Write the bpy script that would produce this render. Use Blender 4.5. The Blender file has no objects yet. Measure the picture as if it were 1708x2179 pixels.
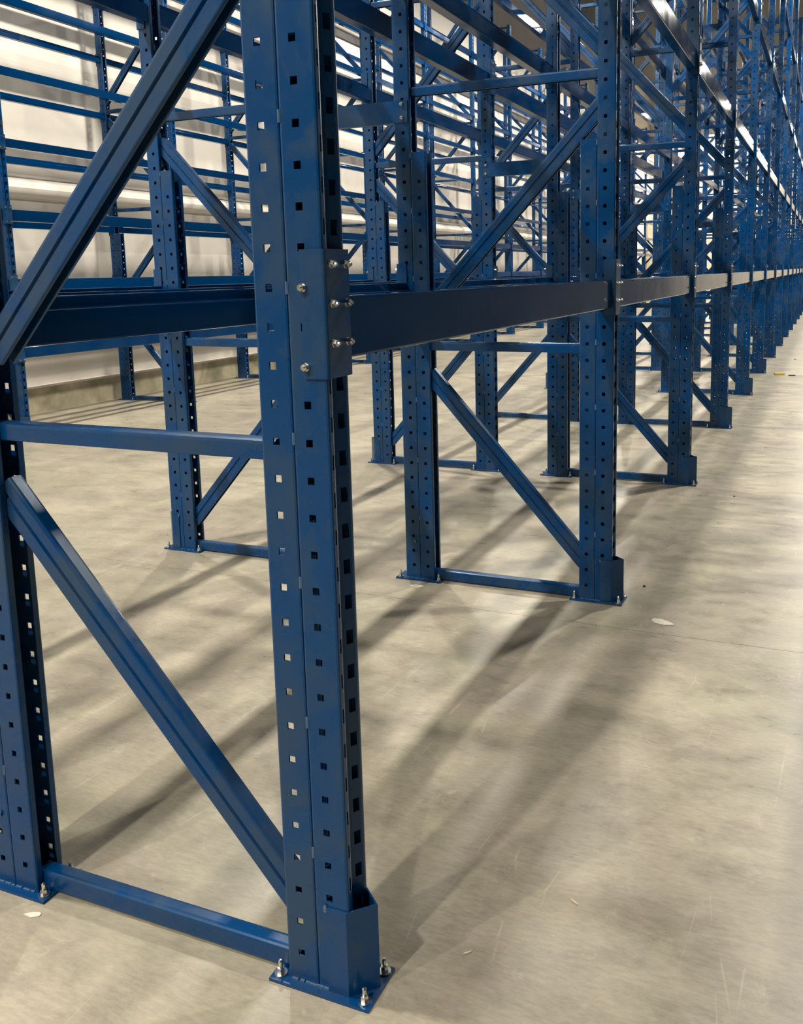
import bpy, math, random
from mathutils import Vector, Matrix
random.seed(7)
S = bpy.context.scene
C = S.collection
U = 0.0762          # one hole pitch (3 in); all lengths below are in pitches

# ------------------------------------------------------------------ camera
FPX, PX, PY = 1898.03, 979.295, 874.134
YAW, PIT, ROL = 0.3932, 0.153, -0.0177
cd = bpy.data.cameras.new('camera'); cam = bpy.data.objects.new('camera', cd); C.objects.link(cam)
fw = Vector((-math.sin(YAW)*math.cos(PIT), math.cos(YAW)*math.cos(PIT), -math.sin(PIT)))
rt0 = Vector((math.cos(YAW), math.sin(YAW), 0)); up0 = rt0.cross(fw)
rt = rt0*math.cos(ROL)+up0*math.sin(ROL); up = up0*math.cos(ROL)-rt0*math.sin(ROL)
m = Matrix((rt, up, -fw)).transposed().to_4x4(); m.translation = Vector((12.3068, -19.4466, 20.2901))*U
cam.matrix_world = m
cd.sensor_fit = 'HORIZONTAL'; cd.sensor_width = 36; cd.lens = FPX*36/1708
cd.shift_x = -(PX-854)/1708; cd.shift_y = (PY-1089.5)/1708
cd.clip_start = 0.05; cd.clip_end = 200
S.camera = cam

# ------------------------------------------------------------------ world, exposure
w = bpy.data.worlds.new('world'); S.world = w; w.use_nodes = True
w.node_tree.nodes['Background'].inputs[0].default_value = (0.9, 0.95, 1, 1)
w.node_tree.nodes['Background'].inputs[1].default_value = 0.01
S.view_settings.view_transform = 'Standard'; S.view_settings.look = 'None'
S.view_settings.gamma = 1; S.view_settings.use_curve_mapping = False
S.view_settings.exposure = -0.6
LAMP_POWER = 800.0
LAMP_COLOR = (1.0, 0.95, 0.84)
LAMP_ROWS = {26.5: [1+97.6*i for i in range(1, 7)], -59: [-6+97.6*i for i in range(-1, 7)], -14: [-80]}
LAMP_Z = 106

# ------------------------------------------------------------------ materials
def mat(name):
    m = bpy.data.materials.new(name); m.use_nodes = True
    nt = m.node_tree; return m, nt, nt.nodes['Principled BSDF']
def N(nt, t, **k):
    n = nt.nodes.new(t)
    for a, b in k.items():
        if a in n.inputs: n.inputs[a].default_value = b
        else: setattr(n, a, b)
    return n
def ramp(nt, fac, stops):
    r = nt.nodes.new('ShaderNodeValToRGB'); e = r.color_ramp.elements
    while len(e) < len(stops): e.new(0.5)
    for q, (p, c) in zip(e, stops): q.position = p; q.color = c if len(c) == 4 else (*c, 1)
    nt.links.new(fac, r.inputs[0]); return r
def mixc(nt, f, a, b, mode='MIX'):
    n = nt.nodes.new('ShaderNodeMix'); n.data_type = 'RGBA'; n.blend_type = mode
    for s, v in ((0, f), (6, a), (7, b)):
        if isinstance(v, (int, float)): n.inputs[s].default_value = v
        elif isinstance(v, tuple): n.inputs[s].default_value = (*v, 1) if len(v) == 3 else v
        else: nt.links.new(v, n.inputs[s])
    return n.outputs[2]
def noise(nt, co, scale, detail=4, rough=.55, dist=0.0):
    n = N(nt, 'ShaderNodeTexNoise'); n.inputs['Scale'].default_value = scale
    n.inputs['Detail'].default_value = detail; n.inputs['Roughness'].default_value = rough
    n.inputs['Distortion'].default_value = dist
    nt.links.new(co, n.inputs['Vector']); return n.outputs[0]

def blue_paint(name, base, dust, amount, rough=.3, bump=.06):
    m, nt, p = mat(name)
    tc = N(nt, 'ShaderNodeTexCoord').outputs['Object']; oi = N(nt, 'ShaderNodeObjectInfo').outputs['Random']
    va = N(nt, 'ShaderNodeVectorMath', operation='ADD'); sc = N(nt, 'ShaderNodeVectorMath', operation='SCALE'); sc.inputs[0].default_value = (17, 23, 31)
    nt.links.new(oi, sc.inputs['Scale']); nt.links.new(tc, va.inputs[0]); nt.links.new(sc.outputs[0], va.inputs[1]); co = va.outputs[0]
    n1 = noise(nt, co, 4.5, 5, .6, .6)
    f = ramp(nt, n1, [(.44, (0, 0, 0)), (.60, (amount,)*3)])
    n2 = noise(nt, co, 60, 3, .6)
    sp = ramp(nt, n2, [(.64, (0, 0, 0)), (.72, (.35,)*3)])
    c = mixc(nt, f.outputs[0], base, dust)
    c = mixc(nt, sp.outputs[0], c, tuple(x*.45 for x in base))
    nt.links.new(c, p.inputs['Base Color'])
    r = ramp(nt, n1, [(.42, (rough,)*3), (.62, (rough*1.5,)*3)])
    nt.links.new(r.outputs[0], p.inputs['Roughness'])
    b = N(nt, 'ShaderNodeBump', Strength=bump, Distance=.002)
    nt.links.new(noise(nt, co, 25, 2), b.inputs['Height']); nt.links.new(b.outputs[0], p.inputs['Normal'])
    p.inputs['Specular IOR Level'].default_value = .5; p.inputs['IOR'].default_value = 1.42; p.inputs['Specular Tint'].default_value = (.7, .85, 1, 1)
    return m
M = {}
M['frame'] = blue_paint('blue powder coat', (.0, .050, .180), (.026, .062, .125), .75, .24)
M['beam'] = blue_paint('blue beam paint', (.0, .032, .118), (.0, .036, .125), .5, .085, .0); M['beam'].node_tree.nodes['Principled BSDF'].inputs['IOR'].default_value = 1.35
def plain(name, col, rough=.5, metal=0, nscale=0, var=.15):
    m, nt, p = mat(name); p.inputs['Roughness'].default_value = rough; p.inputs['Metallic'].default_value = metal
    if nscale:
        co = N(nt, 'ShaderNodeTexCoord').outputs['Object']
        r = ramp(nt, noise(nt, co, nscale, 6, .6), [(.3, tuple(c*(1-var) for c in col)), (.7, tuple(min(1, c*(1+var)) for c in col))])
        nt.links.new(r.outputs[0], p.inputs['Base Color'])
    else: p.inputs['Base Color'].default_value = (*col, 1)
    return m
M['zinc'] = plain('zinc plated steel', (.72, .70, .66), .25, 1, 90, .25)
M['weld'] = plain('weld bead', (.10, .18, .32), .35, .3)
M['wall'] = plain('cream wall panel', (.84, .77, .68), .5, 0, 1.2, .07)
M['ceiling'] = plain('darkened ceiling deck', (.07, .07, .068), .7, 0, 2, .05)  # unseen ceiling, darkened so less light bounces into the shadows
M['darkwall'] = plain('darkened unseen wall', (.04, .044, .05), .6, 0, 1.2, .07)  # unseen walls, darkened to cut bounce and keep beam reflections dark
M['kerb'] = plain('stained concrete kerb', (.50, .44, .30), .8, 0, 3.0, .38)
M['housing'] = plain('white lamp housing', (.7, .7, .7), .4)
M['flake'] = plain('pale concrete flake', (.75, .70, .60), .8, 0, 60, .1)
M['wood'] = plain('pale wood splinter', (.72, .60, .38), .7)
M['yellow'] = plain('yellow plastic strap', (.75, .50, .04), .4)
M['dark'] = plain('dark grit', (.03, .028, .025), .8)
def lens():
    m, nt, p = mat('lit diffuser'); p.inputs['Emission Color'].default_value = (*LAMP_COLOR, 1)
    p.inputs['Emission Strength'].default_value = 12; return m
M['lens'] = lens()
def floor_mat():
    m, nt, p = mat('polished concrete')
    tc = N(nt, 'ShaderNodeTexCoord'); co = tc.outputs['Object']
    mp = N(nt, 'ShaderNodeMapping'); mp.inputs['Scale'].default_value = (1, 1.8, 1); nt.links.new(co, mp.inputs[0])
    a = noise(nt, mp.outputs[0], .9, 5, .55, .4); b = noise(nt, mp.outputs[0], 4.2, 9, .72, .25)
    m2 = N(nt, 'ShaderNodeMapping'); m2.inputs['Scale'].default_value = (1, 3.2, 1); m2.inputs['Rotation'].default_value = (0, 0, .25); nt.links.new(co, m2.inputs[0])
    c_ = noise(nt, m2.outputs[0], 26, 6, .7); e_ = noise(nt, co, 1.9, 4, .6, 1.2)
    col = ramp(nt, a, [(.30, (.36, .325, .262)), (.68, (.49, .445, .355))]).outputs[0]
    col = mixc(nt, 1.0, col, ramp(nt, b, [(.32, (.78, .78, .77)), (.5, (.96, .96, .96)), (.68, (1.08, 1.07, 1.02))]).outputs[0], 'MULTIPLY')
    col = mixc(nt, 1.0, col, ramp(nt, c_, [(.30, (.82, .82, .82)), (.70, (1.10, 1.10, 1.09))]).outputs[0], 'MULTIPLY')
    col = mixc(nt, 1.0, col, ramp(nt, e_, [(.35, (1.0, .96, .96)), (.65, (.99, 1.0, .93))]).outputs[0], 'MULTIPLY')
    # pale scuffs and scratches: real wear on the slab
    for ang, sc, th in ((.5, 1.1, .0022), (-.9, .8, .0016)):
        mr = N(nt, 'ShaderNodeMapping'); mr.inputs['Rotation'].default_value = (0, 0, ang); mr.inputs['Scale'].default_value = (sc*2.2, sc*.35, 1)
        nt.links.new(co, mr.inputs[0])
        v = N(nt, 'ShaderNodeTexVoronoi', feature='DISTANCE_TO_EDGE'); v.inputs['Scale'].default_value = 1.6
        nt.links.new(mr.outputs[0], v.inputs['Vector'])
        ln = ramp(nt, v.outputs[0], [(th, (1, 1, 1)), (th*3, (0, 0, 0))]).outputs[0]
        mk = ramp(nt, noise(nt, mr.outputs[0], 9, 3), [(.56, (0, 0, 0)), (.66, (.35,)*3)]).outputs[0]
        f = mixc(nt, 1.0, ln, mk, 'MULTIPLY')
        col = mixc(nt, f, col, (.74, .69, .55))
    sc2 = ramp(nt, noise(nt, co, 7, 12, .82, .3), [(.55, (0, 0, 0)), (.68, (.4,)*3)]).outputs[0]
    col = mixc(nt, sc2, col, (.64, .59, .47))
    nt.links.new(col, p.inputs['Base Color'])
    r = ramp(nt, b, [(.3, (.24,)*3), (.7, (.42,)*3)]); nt.links.new(r.outputs[0], p.inputs['Roughness'])
    bp = N(nt, 'ShaderNodeBump', Strength=.10, Distance=.004); nt.links.new(b, bp.inputs['Height']); nt.links.new(bp.outputs[0], p.inputs['Normal'])
    return m
M['floor'] = floor_mat()

# ------------------------------------------------------------------ mesh helpers
class MB:
    def __init__(s): s.v = []; s.f = []
    def q(s, *pts):
        n = len(s.v); s.v += [tuple(p) for p in pts]; s.f.append(tuple(range(n, n+len(pts))))
    def box(s, x0, x1, y0, y1, z0, z1):
        n = len(s.v)
        s.v += [(x, y, z) for z in (z0, z1) for y in (y0, y1) for x in (x0, x1)]
        for a in ((0, 2, 3, 1), (4, 5, 7, 6), (0, 1, 5, 4), (2, 6, 7, 3), (0, 4, 6, 2), (1, 3, 7, 5)): s.f.append(tuple(n+i for i in a))
    def prism(s, poly, p0, ex, ey, ez):
        """extrude a closed 2D polygon (ex, ey axes) along ez, from p0"""
        n = len(s.v); k = len(poly)
        for t in (0, 1):
            for a, b in poly: s.v.append(tuple(p0+ex*a+ey*b+ez*t))
        for i in range(k): j = (i+1) % k; s.f.append((n+i, n+j, n+k+j, n+k+i))
        s.f.append(tuple(n+i for i in range(k))[::-1]); s.f.append(tuple(n+k+i for i in range(k)))
    def cyl(s, c, r, h, ax=2, k=10, r2=None):
        r2 = r if r2 is None else r2; n = len(s.v)
        for t, rr in ((0, r), (1, r2)):
            for i in range(k):
                a = 2*math.pi*i/k; p = [0, 0, 0]
                p[ax] = h*t; p[(ax+1) % 3] = rr*math.cos(a); p[(ax+2) % 3] = rr*math.sin(a)
                s.v.append((c[0]+p[0], c[1]+p[1], c[2]+p[2]))
        for i in range(k): j = (i+1) % k; s.f.append((n+i, n+j, n+k+j, n+k+i))
        s.f.append(tuple(n+i for i in range(k))[::-1]); s.f.append(tuple(n+k+i for i in range(k)))
    def mesh(s, name, material, mir=None, smooth=False):
        v = [(x*U, y*U, z*U) for x, y, z in s.v]; f = s.f
        if mir is not None:
            v = [((2*mir*U)-x, y, z) for x, y, z in v]; f = [t[::-1] for t in f]
        me = bpy.data.meshes.new(name); me.from_pydata(v, [], f); me.materials.append(material)
        if smooth:
            for p in me.polygons: p.use_smooth = True
        me.update(); return me

def arcpath(pts, r, n=3):
    """round the inner corners of an open polyline"""
    out = [pts[0]]
    for i in range(1, len(pts)-1):
        p, a, b = Vector(pts[i]), Vector(pts[i-1]), Vector(pts[i+1])
        da, db = (a-p).normalized(), (b-p).normalized()
        rr = min(r, (a-p).length*.45, (b-p).length*.45)
        p0, p1 = p+da*rr, p+db*rr
        for k in range(n+1):
            t = k/n; out.append(tuple(p0*(1-t)**2+p*2*t*(1-t)+p1*t*t))
    out.append(pts[-1]); return out
def offset(path, d):
    res = []
    for i, p in enumerate(path):
        p = Vector(p); ns = []
        for a, b in ((i-1, i), (i, i+1)):
            if a >= 0 and b < len(path):
                e = (Vector(path[b])-Vector(path[a])).normalized(); ns.append(Vector((-e.y, e.x)))
        n = sum(ns, Vector((0, 0)))/len(ns); n.normalize()
        c = max(.4, n.dot(ns[0])); res.append(tuple(p+n*d/c))
    return res

TH = .045
def column(height, xo, wx=.6):
    """cold-formed perforated column, web towards +x at xo+.6, lips at xo-.47, y 0..1.1"""
    mb = MB()
    raw = [(-.47, .24), (-.47, 0), (wx, 0), (wx, .26), (wx-.17, .43), (wx-.24, .46), (wx-.24, .64), (wx-.17, .68), (wx, .95), (wx, 1.1), (-.47, 1.1), (-.47, .86)]
    path = arcpath(raw, .065, 2)
    inn = offset(path, TH)
    L = len(path)
    n_cell = int(height)-1
    for i in range(L-1):
        a, b = Vector(path[i]), Vector(path[i+1]); ia, ib = Vector(inn[i]), Vector(inn[i+1])
        d = (b-a); ln = d.length
        feat = None
        if ln > .7 and abs(d.y) < .01:                    # flange: square bolt holes centred at x=0
            t0 = (-.10-a.x)/d.x; t1 = (.10-a.x)/d.x; feat = (min(t0, t1), max(t0, t1), .0, .10)
        elif ln > .12 and abs(d.x) > .05 and abs(d.y) > .08:   # sloped web bands: connector slots
            feat = (.0, .97, .5, .2) if a.y < .45 else (.03, .97, .5, .2)
        elif abs(d.x) < .01 and a.x > wx-.02 and a.y < .3 and ln > .05:
            feat = (.4, 1.0, .5, .2)
        P = lambda t, z: (xo+a.x+d.x*t, a.y+d.y*t, z)
        Q = lambda t, z: (xo+ia.x+(ib.x-ia.x)*t, ia.y+(ib.y-ia.y)*t, z)
        z = 0.0
        if feat:
            t0, t1, ph, hh = feat
            for c in range(1, n_cell+1):
                zc = c+ph; za, zb = zc-hh, zc+hh
                if zb > height-.2: break
                mb.q(P(0, z), P(1, z), P(1, za), P(0, za)); mb.q(Q(1, z), Q(0, z), Q(0, za), Q(1, za))
                mb.q(P(0, za), P(t0, za), P(t0, zb), P(0, zb)); mb.q(Q(t0, za), Q(0, za), Q(0, zb), Q(t0, zb))
                mb.q(P(t1, za), P(1, za), P(1, zb), P(t1, zb)); mb.q(Q(1, za), Q(t1, za), Q(t1, zb), Q(1, zb))
                mb.q(P(t0, za), P(t1, za), Q(t1, za), Q(t0, za)); mb.q(P(t1, zb), P(t0, zb), Q(t0, zb), Q(t1, zb))
                mb.q(P(t0, zb), P(t0, za), Q(t0, za), Q(t0, zb)); mb.q(P(t1, za), P(t1, zb), Q(t1, zb), Q(t1, za))
                z = zb
        mb.q(P(0, z), P(1, z), P(1, height), P(0, height)); mb.q(Q(1, z), Q(0, z), Q(0, height), Q(1, height))
        mb.q(P(0, height), P(1, height), Q(1, height), Q(0, height)); mb.q(P(1, 0), P(0, 0), Q(0, 0), Q(1, 0))
    for i, sg in ((0, 1), (L-1, -1)):
        p, q_ = path[i], inn[i]; pts = [(xo+p[0], p[1], 0), (xo+p[0], p[1], height), (xo+q_[0], q_[1], height), (xo+q_[0], q_[1], 0)]
        mb.q(*(pts if sg > 0 else pts[::-1]))
    return mb

def channel(p0, p1, width, y0, y1, groove, r=.1):
    """C-section brace in the frame plane; open underneath"""
    mb = MB(); p0 = Vector(p0); p1 = Vector(p1)
    if p1.x < p0.x: p0, p1 = p1, p0
    d = p1-p0; t = d.normalized()
    n = Vector((-t.z, 0, t.x)); h = width/2; yy = Vector((0, 1, 0))
    raw = [(-h, y0+.12), (-h, y0)]           # open underneath: front leg, top, back leg with lips
    if groove: raw += [(-.07, y0), (-.03, y0+.08), (.03, y0+.08), (.07, y0)]
    raw += [(h, y0), (h, y1), (-h, y1), (-h, y1-.12)]
    out = arcpath(raw, r, 3) if not groove else arcpath(raw[:3], .07, 3)[:-1]+raw[2:6]+arcpath(raw[5:], r, 3)[1:]
    inn = offset(out, .04)
    k = len(out)
    A = lambda q, e: tuple(e+n*q[0]+yy*q[1])
    for i in range(k-1):
        a, b, c, e = out[i], out[i+1], inn[i+1], inn[i]
        mb.q(A(b, p0), A(a, p0), A(a, p1), A(b, p1)); mb.q(A(e, p0), A(c, p0), A(c, p1), A(e, p1))
        mb.q(A(a, p0), A(b, p0), A(c, p0), A(e, p0)); mb.q(A(b, p1), A(a, p1), A(e, p1), A(c, p1))
    for i in (0, k-1): mb.q(A(out[i], p0), A(out[i], p1), A(inn[i], p1), A(inn[i], p0))
    return mb

def anchor(x, y, z0=.1, tall=.5):
    mb = MB(); mb.cyl((x, y, z0), .19, .045, 2, 14); mb.cyl((x, y, z0+.045), .115, .17, 2, 6)
    mb.cyl((x, y, z0+.215), .065, tall-.32, 2, 10); mb.cyl((x, y, z0+tall-.105), .065, .05, 2, 10, .03)
    return mb
def bolt(p, ax, sg):
    """flanged hex bolt head on a face whose outward axis is ax*sg"""
    mb = MB(); c = list(p); x = lambda d: [c[i]+(d*sg if i == ax else 0) for i in range(3)]
    mb.cyl(x(0), .11, .04*sg, ax, 12); mb.cyl(x(.04), .10, .10*sg, ax, 6); mb.cyl(x(.14), .05, .07*sg, ax, 8)
    if sg < 0 : mb.f = [f[::-1] for f in mb.f]
    return mb

def link(o, parent=None):
    C.objects.link(o)
    if parent is not None: o.parent = parent
    return o
def obj(name, me, parent=None, loc=(0, 0, 0)):
    o = bpy.data.objects.new(name, me); o.location = Vector(loc)*U; return link(o, parent)
def tag(o, label, cat, group=None):
    o['label'] = label; o['category'] = cat
    if group: o['group'] = group
    return o
def struct(name, me, loc=(0, 0, 0)):
    o = obj(name, me, None, loc); o['kind'] = 'structure'; return o

# ------------------------------------------------------------------ the room
L = 32.5403; NF = 17; YEND = 592.0; YBACK = -130.0; XL = -102.5; XR = 88.0; ZC = 132.0
mb = MB(); mb.box(XL-8, XR+8, YBACK-8, YEND+8, -2.2, -.25)
fl = struct('floor', mb.mesh('floor', M['floor']))
cuts = [YBACK]; y = 28.9-5*32.54
cuts = [YBACK, 28.9-97.6, 28.9] + [28.9+97.62*i for i in range(1, 6)] + [YEND]
cuts = sorted(set(c for c in cuts if YBACK <= c <= YEND))
xs = [XL, -16.2-.0, 95.0, XR]
xs = [XL, 24.0, XR]
for i in range(len(cuts)-1):
    for j in range(len(xs)-1):
        mb = MB(); mb.box(xs[j]+.02, xs[j+1]-.02, cuts[i]+.02, cuts[i+1]-.02, -.25, 0)
        obj('floor_slab', mb.mesh('floor_slab', M['floor']), fl)
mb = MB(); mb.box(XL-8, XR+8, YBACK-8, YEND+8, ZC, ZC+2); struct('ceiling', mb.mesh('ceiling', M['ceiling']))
def wall(name, x0, x1, y0, y1, material='wall'):
    mb = MB(); mb.box(x0, x1, y0, y1, 0, ZC); return struct(name, mb.mesh(name, M[material]))
wl = wall('wall_left', XL-4, XL-.3, YBACK-4, YEND+4)
yp = YBACK
while yp < YEND:
    y1 = min(yp+39.0, YEND)
    mb = MB(); mb.box(XL-.3, XL, yp+.09, y1-.09, 4.0, ZC-.1)
    obj('wall_panel', mb.mesh('wall_panel', M['wall']), wl); yp += 39.0
we = wall('wall_back', XL-4, XR+4, YEND+.3, YEND+4)
xp = XL
while xp < XR:
    x1 = min(xp+39.0, XR)
    mb = MB(); mb.box(xp+.09, x1-.09, YEND, YEND+.3, 0.0, ZC-.1)
    obj('wall_panel', mb.mesh('wall_panel', M['wall']), we); xp += 39.0
wall('wall_right', XR, XR+4, YBACK-4, YEND+4, 'darkwall')  # out of view; position and dark colour chosen for the near beams' reflections
wall('wall_front', XL-4, XR+4, YBACK-4, YBACK, 'darkwall')
# concrete kerb along the left wall, with its pale cap
mb = MB(); mb.box(XL, XL+1.7, YBACK, YEND, 0, 3.85); struct('baseboard_left', mb.mesh('kerb', M['kerb']))
mb = MB(); mb.box(XL, XL+1.85, YBACK, YEND, 3.85, 4.05); struct('trim_1', mb.mesh('kerb_cap', M['wall']))
mb = MB()
mb.prism([(1.6*math.cos(a*math.pi/6-math.pi/2), 1.6*math.sin(a*math.pi/6-math.pi/2)) for a in range(7)], Vector((XL, YBACK, 34.2)), Vector((1, 0, 0)), Vector((0, 0, 1)), Vector((0, YEND-YBACK, 0)))
mb.f = [f[::-1] for f in mb.f]
struct('trim_2', mb.mesh('girt_cover', M['wall'], smooth=False))
mb = MB(); mb.box(XL, XL+1.4, YEND-11, YEND-3, 4.05, 52); struct('trim_3', mb.mesh('corner_column', M['kerb']))

# ------------------------------------------------------------------ lamps
mbh = MB(); mbh.box(-1.7, 1.7, -3.2, 3.2, .12, .9)
for s_ in (-1, 0, 1): mbh.box(s_*1.1-.2, s_*1.1+.2, -3.0, 3.0, .9, 1.5)
me_h = mbh.mesh('housing', M['housing'])
mbl = MB(); mbl.box(-1.5, 1.5, -3.0, 3.0, .0, .12); me_l = mbl.mesh('diffuser', M['lens'])
mbc = MB(); mbc.cyl((0, -2.6, 1.5), .05, ZC-LAMP_Z-1.5, 2, 6); mbc.cyl((0, 2.6, 1.5), .05, ZC-LAMP_Z-1.5, 2, 6); me_c = mbc.mesh('cable', M['zinc'])
ld = bpy.data.lights.new('lamp', 'AREA'); ld.shape = 'RECTANGLE'; ld.size = 3.0*U; ld.size_y = 6.0*U
ld.energy = LAMP_POWER; ld.color = LAMP_COLOR
ORD = ['first', 'second', 'third', 'fourth', 'fifth', 'sixth', 'seventh', 'eighth', 'ninth', 'tenth', 'eleventh', 'twelfth', 'thirteenth', 'fourteenth', 'fifteenth', 'sixteenth', 'seventeenth']
WHERE = {26.5: 'over the open aisle', -14: 'over the cross aisle behind the camera', -59: 'over the aisle before the wall rack', 69: 'right of the open aisle', 112: 'at the far right'}
for X, ys in LAMP_ROWS.items():
    for i, Y in enumerate(ys):
        e = bpy.data.objects.new('high_bay_light', None); e.location = Vector((X, Y, LAMP_Z))*U; link(e)
        tag(e, f'hanging rectangular high bay light {WHERE[X]}, {ORD[i]} along', 'light', 'high bay lights under the ceiling')
        obj('housing', me_h, e); obj('diffuser', me_l, e); obj('hanging_cable', me_c, e)
        lo = bpy.data.objects.new('lamp', ld); lo.location = (0, 0, -.05*U); link(lo, e)

# ------------------------------------------------------------------ frame parts
H = 97.3; HR = 27.8; W_IN = -12.8            # mirror line of one frame is x=-6.4
STR = [.42, 15.7, 31.5, 47.2, 63.0, 78.7, 96.6]
def diag(j):
    z0, z1 = STR[j], STR[j+1]
    if j == 0: a, b = (-1.2, 2.3), (-11.55, 13.9)
    elif j == 1: a, b = (-11.4, 18.1), (-.25, 29.8)
    else:
        a, b = ((-.25, z0+1.3), (-12.55, z1-1.3)) if j % 2 == 0 else ((-12.55, z0+1.3), (-.25, z1-1.3))
    return (a[0], 0, a[1]), (b[0], 0, b[1])
def guard_mb():
    mb = MB(); pl = [(-.12, -.005), (.52, -.005), (1.13, .6), (.52, 1.105), (-.12, 1.105)]
    out = [(-.12, -.06), (.54, -.06), (1.2, .6), (.54, 1.16), (-.12, 1.16)]
    for i in range(4):
        for z0, z1 in ((.1, 2.72),):
            a, b, c, d = out[i], out[i+1], pl[i+1], pl[i]
            mb.q((*a, z0), (*b, z0), (*b, z1), (*a, z1)); mb.q((*c, z0), (*d, z0), (*d, z1), (*c, z1))
            mb.q((*a, z1), (*b, z1), (*c, z1), (*d, z1)); mb.q((*b, z0), (*a, z0), (*d, z0), (*c, z0))
    for i, sg in ((0, 1), (4, -1)):
        p = [(*out[i], .1), (*out[i], 2.72), (*pl[i], 2.72), (*pl[i], .1)]; mb.q(*(p if sg > 0 else p[::-1]))
    return mb
def welds_mb():
    mb = MB()
    for z in (4.3, 8.2, 12.2, 16.1, 20.0, 24.2, 27.6): 
        for y0 in (-.015,): mb.prism([(-.045, 0), (0, -.03), (.045, 0), (0, .03)], Vector((-.47, y0+.015, z-.16)), Vector((1, 0, 0)), Vector((0, 1, 0)), Vector((0, 0, .32)))
    # fillet along the base plate
    x = -1.35
    while x < .5:
        ln = random.uniform(.12, .35); mb.box(x, x+ln, -.06, .0, .1, .1+random.uniform(.03, .06)); x += ln+random.uniform(.0, .12)
    mb.cyl((-.13, -.07, 2.62), .05, .05, 1, 8); mb.cyl((-.13, -.07, 2.72), .06, .05, 1, 8)
    return mb
def frame_meshes(mir):
    """meshes of one frame; mir=None has its guarded aisle column at +x, mir=-6.4 mirrored"""
    F = []
    o = -12.8/2
    for side in (0, 1):                      # 0: guarded aisle column, 1: the other
        far = (lambda mb: mb) 
        mm = (mir if side == 0 else (-6.4 if mir is None else None))
        F.append(('post', column(H, 0).mesh('post', M['frame'], mm)))
        F.append(('reinforcing_post', column(HR, -1.008, .535).mesh('reinforcing_post', M['frame'], mm)))
        mb = MB(); mb.box(-2.0, 1.27, -.275, 1.39, 0, .1); F.append(('base_plate', mb.mesh('base_plate', M['frame'], mm)))
        for x, y in ((-1.76, .0), (1.02, -.02), (1.05, 1.15), (-1.76, 1.15)):
            F.append(('anchor_bolt', anchor(x, y).mesh('anchor_bolt', M['zinc'], mm)))
        F.append(('weld_beads', welds_mb().mesh('weld_beads', M['weld'], mm)))
        if side == 0: F.append(('post_guard', guard_mb().mesh('post_guard', M['frame'], mm)))
    for i, z in enumerate(STR):
        xa = -.25 if z > HR else -1.25
        F.append(('strut', channel((-12.8-xa, 0, z), (xa, 0, z), .58 if i else .66, .27, .82, False, .14).mesh('strut', M['frame'], mir)))
    for j in range(6):
        a, b = diag(j); F.append(('diagonal_brace', channel(a, b, 1.0, .27, .82, True, .12).mesh('diagonal_brace', M['frame'], mir)))
    return F
FM = {None: frame_meshes(None), -6.4: frame_meshes(-6.4)}
ROWN = {'A': 'rack row beside the open aisle', 'B': 'second rack row behind the first', 'C': 'rack row along the left wall'}
ROWX = {'A': 0.0, 'B': -19.6, 'C': -85.2}     # shift of the frame's x
def place_frame(row, k):
    mir = -6.4 if row == 'B' else None
    e = bpy.data.objects.new('rack_frame', None); e.location = Vector((ROWX[row], k*L, 0))*U; link(e)
    lab = f'blue upright rack frame, {ORD[k]} from the camera in the {ROWN[row]}'
    if row == 'A' and k == 0: lab = 'nearest dusty blue rack frame with perforated columns and bolted base plates'
    tag(e, lab, 'rack frame', 'upright frames of the '+ROWN[row])
    for name, me in FM[mir]:
        if name in ('anchor_bolt', 'weld_beads') and k > 8: continue
        o = obj(name, me, e)
        if name == 'weld_beads': o['kind'] = 'stuff'
for k in range(NF): place_frame('A', k)
for k in range(NF): place_frame('B', k)
for k in range(1, NF): place_frame('C', k)

# ------------------------------------------------------------------ beams
def beam_mb(hgt, ln=L-1.1-.10):
    """step beam along +y from y=0; outer face x=.45, top z=0"""
    prof = [(.45, -hgt), (.45, 0), (.02, 0), (.02, -.46), (-.40, -.46), (-.40, -hgt)]
    p = prof+[prof[0]]; path = [Vector(q) for q in prof]; out = []
    k = len(path)
    for i in range(k):
        a, b, c = path[i-1], path[i], path[(i+1) % k]; r = .07
        out += [tuple(b+(a-b).normalized()*r), tuple(b+((a-b).normalized()+(c-b).normalized())*r*.3), tuple(b+(c-b).normalized()*r)]
    mb = MB(); mb.prism(out, Vector((0, 1.12, 0)), Vector((1, 0, 0)), Vector((0, 0, 1)), Vector((0, ln, 0)))
    mb.f = [f[::-1] for f in mb.f]; return mb
def conn_mb(top, bot):
    mb = MB()                                # L plate: leg on the aisle face and leg on the -y face
    out = arcpath([(-.02, -.075), (.70, -.075), (.70, 1.14)], .09, 3); inn = [(-.02, -.01), ] + arcpath([(-.02, -.01), (.63, -.01), (.63, 1.14)], .05, 3)[1:]
    for i in range(len(out)-1):
        a, b, c, d = out[i], out[i+1], inn[i+1], inn[i]
        mb.q((*a, bot), (*b, bot), (*b, top), (*a, top)); mb.q((*c, bot), (*d, bot), (*d, top), (*c, top))
        mb.q((*a, top), (*b, top), (*c, top), (*d, top)); mb.q((*b, bot), (*a, bot), (*d, bot), (*c, bot))
    for i, sg in ((0, 1), (len(out)-1, -1)):
        p = [(*out[i], bot), (*out[i], top), (*inn[i], top), (*inn[i], bot)]; mb.q(*(p if sg > 0 else p[::-1]))
    return mb
BE = {}
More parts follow.
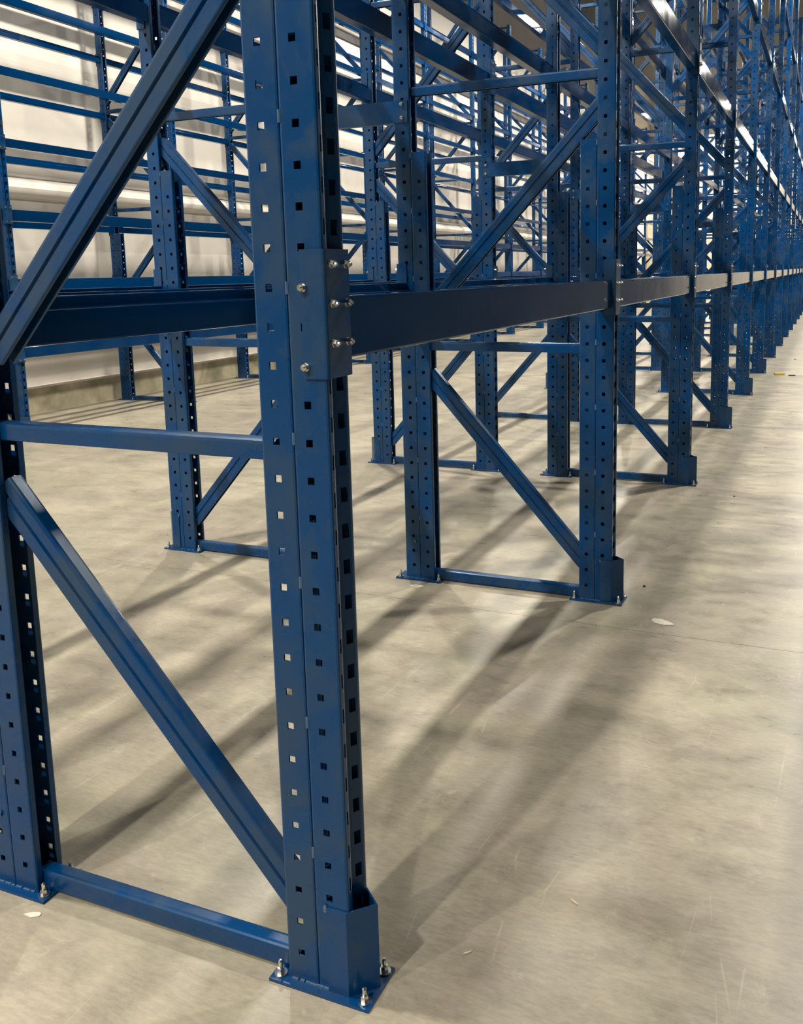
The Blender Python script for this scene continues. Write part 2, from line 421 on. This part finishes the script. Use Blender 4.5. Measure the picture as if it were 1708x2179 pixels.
for hgt, ct, cb in ((1.65, 1.2, -2.05), (1.45, .5, -1.9), (1.1, .4, -1.5)):
    for mir in (None, -6.4):
        be = beam_mb(hgt).mesh('crossbeam', M['beam'], mir); cn = conn_mb(ct, cb).mesh('end_connector', M['frame'], mir)
        bl = []
        if hgt > 1.5: zz = (.82, -.16, -1.16)
        else: zz = (ct-.3, cb+.3)
        for z in zz:
            for y in (.20, .92): bl.append(bolt((.70, y, z), 0, 1).mesh('bolt', M['zinc'], mir))
        for z in ((.25, -1.75) if hgt > 1.5 else ()): bl.append(bolt((.06, -.075, z), 1, -1).mesh('bolt', M['zinc'], mir))
        BE[(hgt, mir)] = (be, cn, bl)
FAR = []
def place_beam(row, side, k, lev, ztop, hgt, nlev):
    """side 0: towards +x of its frame, 1: towards -x"""
    mir = None if side == 0 else -6.4
    be, cn, bl = BE[(hgt, mir)]
    if not (k <= (5 if row == 'C' else 7) or (row == 'A' and side == 0 and k < 12)): FAR.append((be, cn, row, k, ztop)); return
    o = obj('crossbeam', be, None, (ROWX[row], k*L, ztop))
    o['kind'] = 'thing'
    sd = 'right' if side == 0 else 'left'
    lab = f'{sd} blue beam of the {ROWN[row]}, {ORD[lev]} level, {ORD[k]} bay'
    tag(o, lab, 'beam', f'{ORD[lev]} level beams of the {ROWN[row]}')
    obj('end_connector', cn, o)
    if k < (6 if row != 'C' else 5):
        b_ = bl if (k == 0 or hgt < 1.5) else bl[:6]
        for me in b_: obj('bolt', me, o)
for row in 'AB':
    for k in range(NF-1):
        for lev in range(4):
            for side in (0, 1): place_beam(row, side, k, lev, 19.75+19.7*lev, 1.65, 4)
for k in range(1, NF-1):
    for lev in range(10):
        for side in (0, 1): place_beam('C', side, k, lev, 11.75+8.8*lev, 1.45 if lev < 3 else 1.1, 10)

fv, ff = [], []
for be, cn, row, k, zt in FAR:
    for me in (be, cn):
        n = len(fv); off = Vector((ROWX[row], k*L, zt))*U
        fv += [tuple(v.co+off) for v in me.vertices]; ff += [tuple(n+i for i in p.vertices) for p in me.polygons]
me = bpy.data.meshes.new('distant_crossbeams'); me.from_pydata(fv, [], ff); me.materials.append(M['beam'])
o = link(bpy.data.objects.new('distant_crossbeams', me)); o['kind'] = 'stuff'
tag(o, 'distant thicket of blue crossbeams at the far end of all three rack rows', 'beams')

# ------------------------------------------------------------------ row spacers between the back-to-back racks
mb = MB(); mb.box(-19.95, -12.45, -.06, -.005, 29.62, 30.95)
mb.box(-18.9, -13.5, -.005, .42, 30.89, 30.95); mb.box(-18.9, -13.5, -.005, .42, 29.62, 29.68)
me_s = mb.mesh('row_spacer', M['frame'])
me_b = [bolt((x, -.06, z), 1, -1).mesh('bolt', M['zinc']) for x in (-12.82, -19.58) for z in (30.72, 29.9)]
for k in range(NF):
    for j, zo in enumerate((0, 43)):
        o = obj('row_spacer', me_s, None, (0, k*L, zo))
        tag(o, f'short blue {["lower", "upper"][j]} tie plate joining the two rack rows, {ORD[k]} from the camera', 'rack tie', 'tie plates between the back to back rows')
        if k < 7:
            for me in me_b: obj('bolt', me, o)

# ------------------------------------------------------------------ litter on the floor
def flat_bit(name, x, y, w_, d_, rot, material, label, cat, h=.03, n=7, jag=.35):
    mb = MB(); pts = []
    for i in range(n):
        a = 2*math.pi*i/n; r = 1+random.uniform(-jag, jag); pts.append((w_/2*r*math.cos(a), d_/2*r*math.sin(a)))
    ex = Vector((math.cos(rot), math.sin(rot), 0)); ey = Vector((-math.sin(rot), math.cos(rot), 0))
    mb.prism(pts, Vector((0, 0, .0)), ex, ey, Vector((0, 0, h)))
    o = obj(name, mb.mesh(name, material), None, (x, y, 0.002)); tag(o, label, cat); return o
flat_bit('concrete_flake', -10.7, -.75, .62, .26, .5, M['flake'], 'pale concrete flake on the floor in front of the nearest left base plate', 'debris')
flat_bit('concrete_flake', -12.1, 31.3, .9, .45, 0, M['flake'], 'pale concrete patch before the base plate of the second left column', 'debris')
flat_bit('concrete_flake', 3.9, 30.7, 1.4, .9, -.3, M['flake'], 'long pale flake near the floor joint in the open aisle', 'debris')
flat_bit('wood_splinter', 3.0, 2.8, .34, .05, .8, M['wood'], 'small pale wood splinter on the floor right of the nearest base plate', 'debris', .04, 6, .2)
flat_bit('wood_splinter', 5.4, 6.1, .36, .05, -.5, M['wood'], 'pale wood splinter lying further out in the open aisle', 'debris', .04, 6, .2)
flat_bit('strap_scrap', 3.6, 160.5, 1.9, 1.6, 0, M['yellow'], 'yellow plastic strap scrap on the aisle floor near the racks', 'debris', .35, 9, .45)
flat_bit('strap_scrap', 6.0, 159.5, 1.9, .5, .2, M['dark'], 'dark scrap right beside the yellow strap scrap', 'debris', .2, 7, .4)
for x, y, t in ((10.8, 168.0, 'right of the yellow strap scrap'), (9.0, 188.0, 'behind the yellow strap scrap, larger'), (5.5, 192.0, 'behind the yellow strap scrap, nearer the racks'), (5.0, 62.0, 'beside the third aisle column'), (1.9, 36.2, 'beside the second aisle column')):
    flat_bit('grit', x, y, .5 if y > 100 else .16, .4 if y > 100 else .14, 0, M['dark'], 'small dark speck of grit '+t, 'debris', .08)
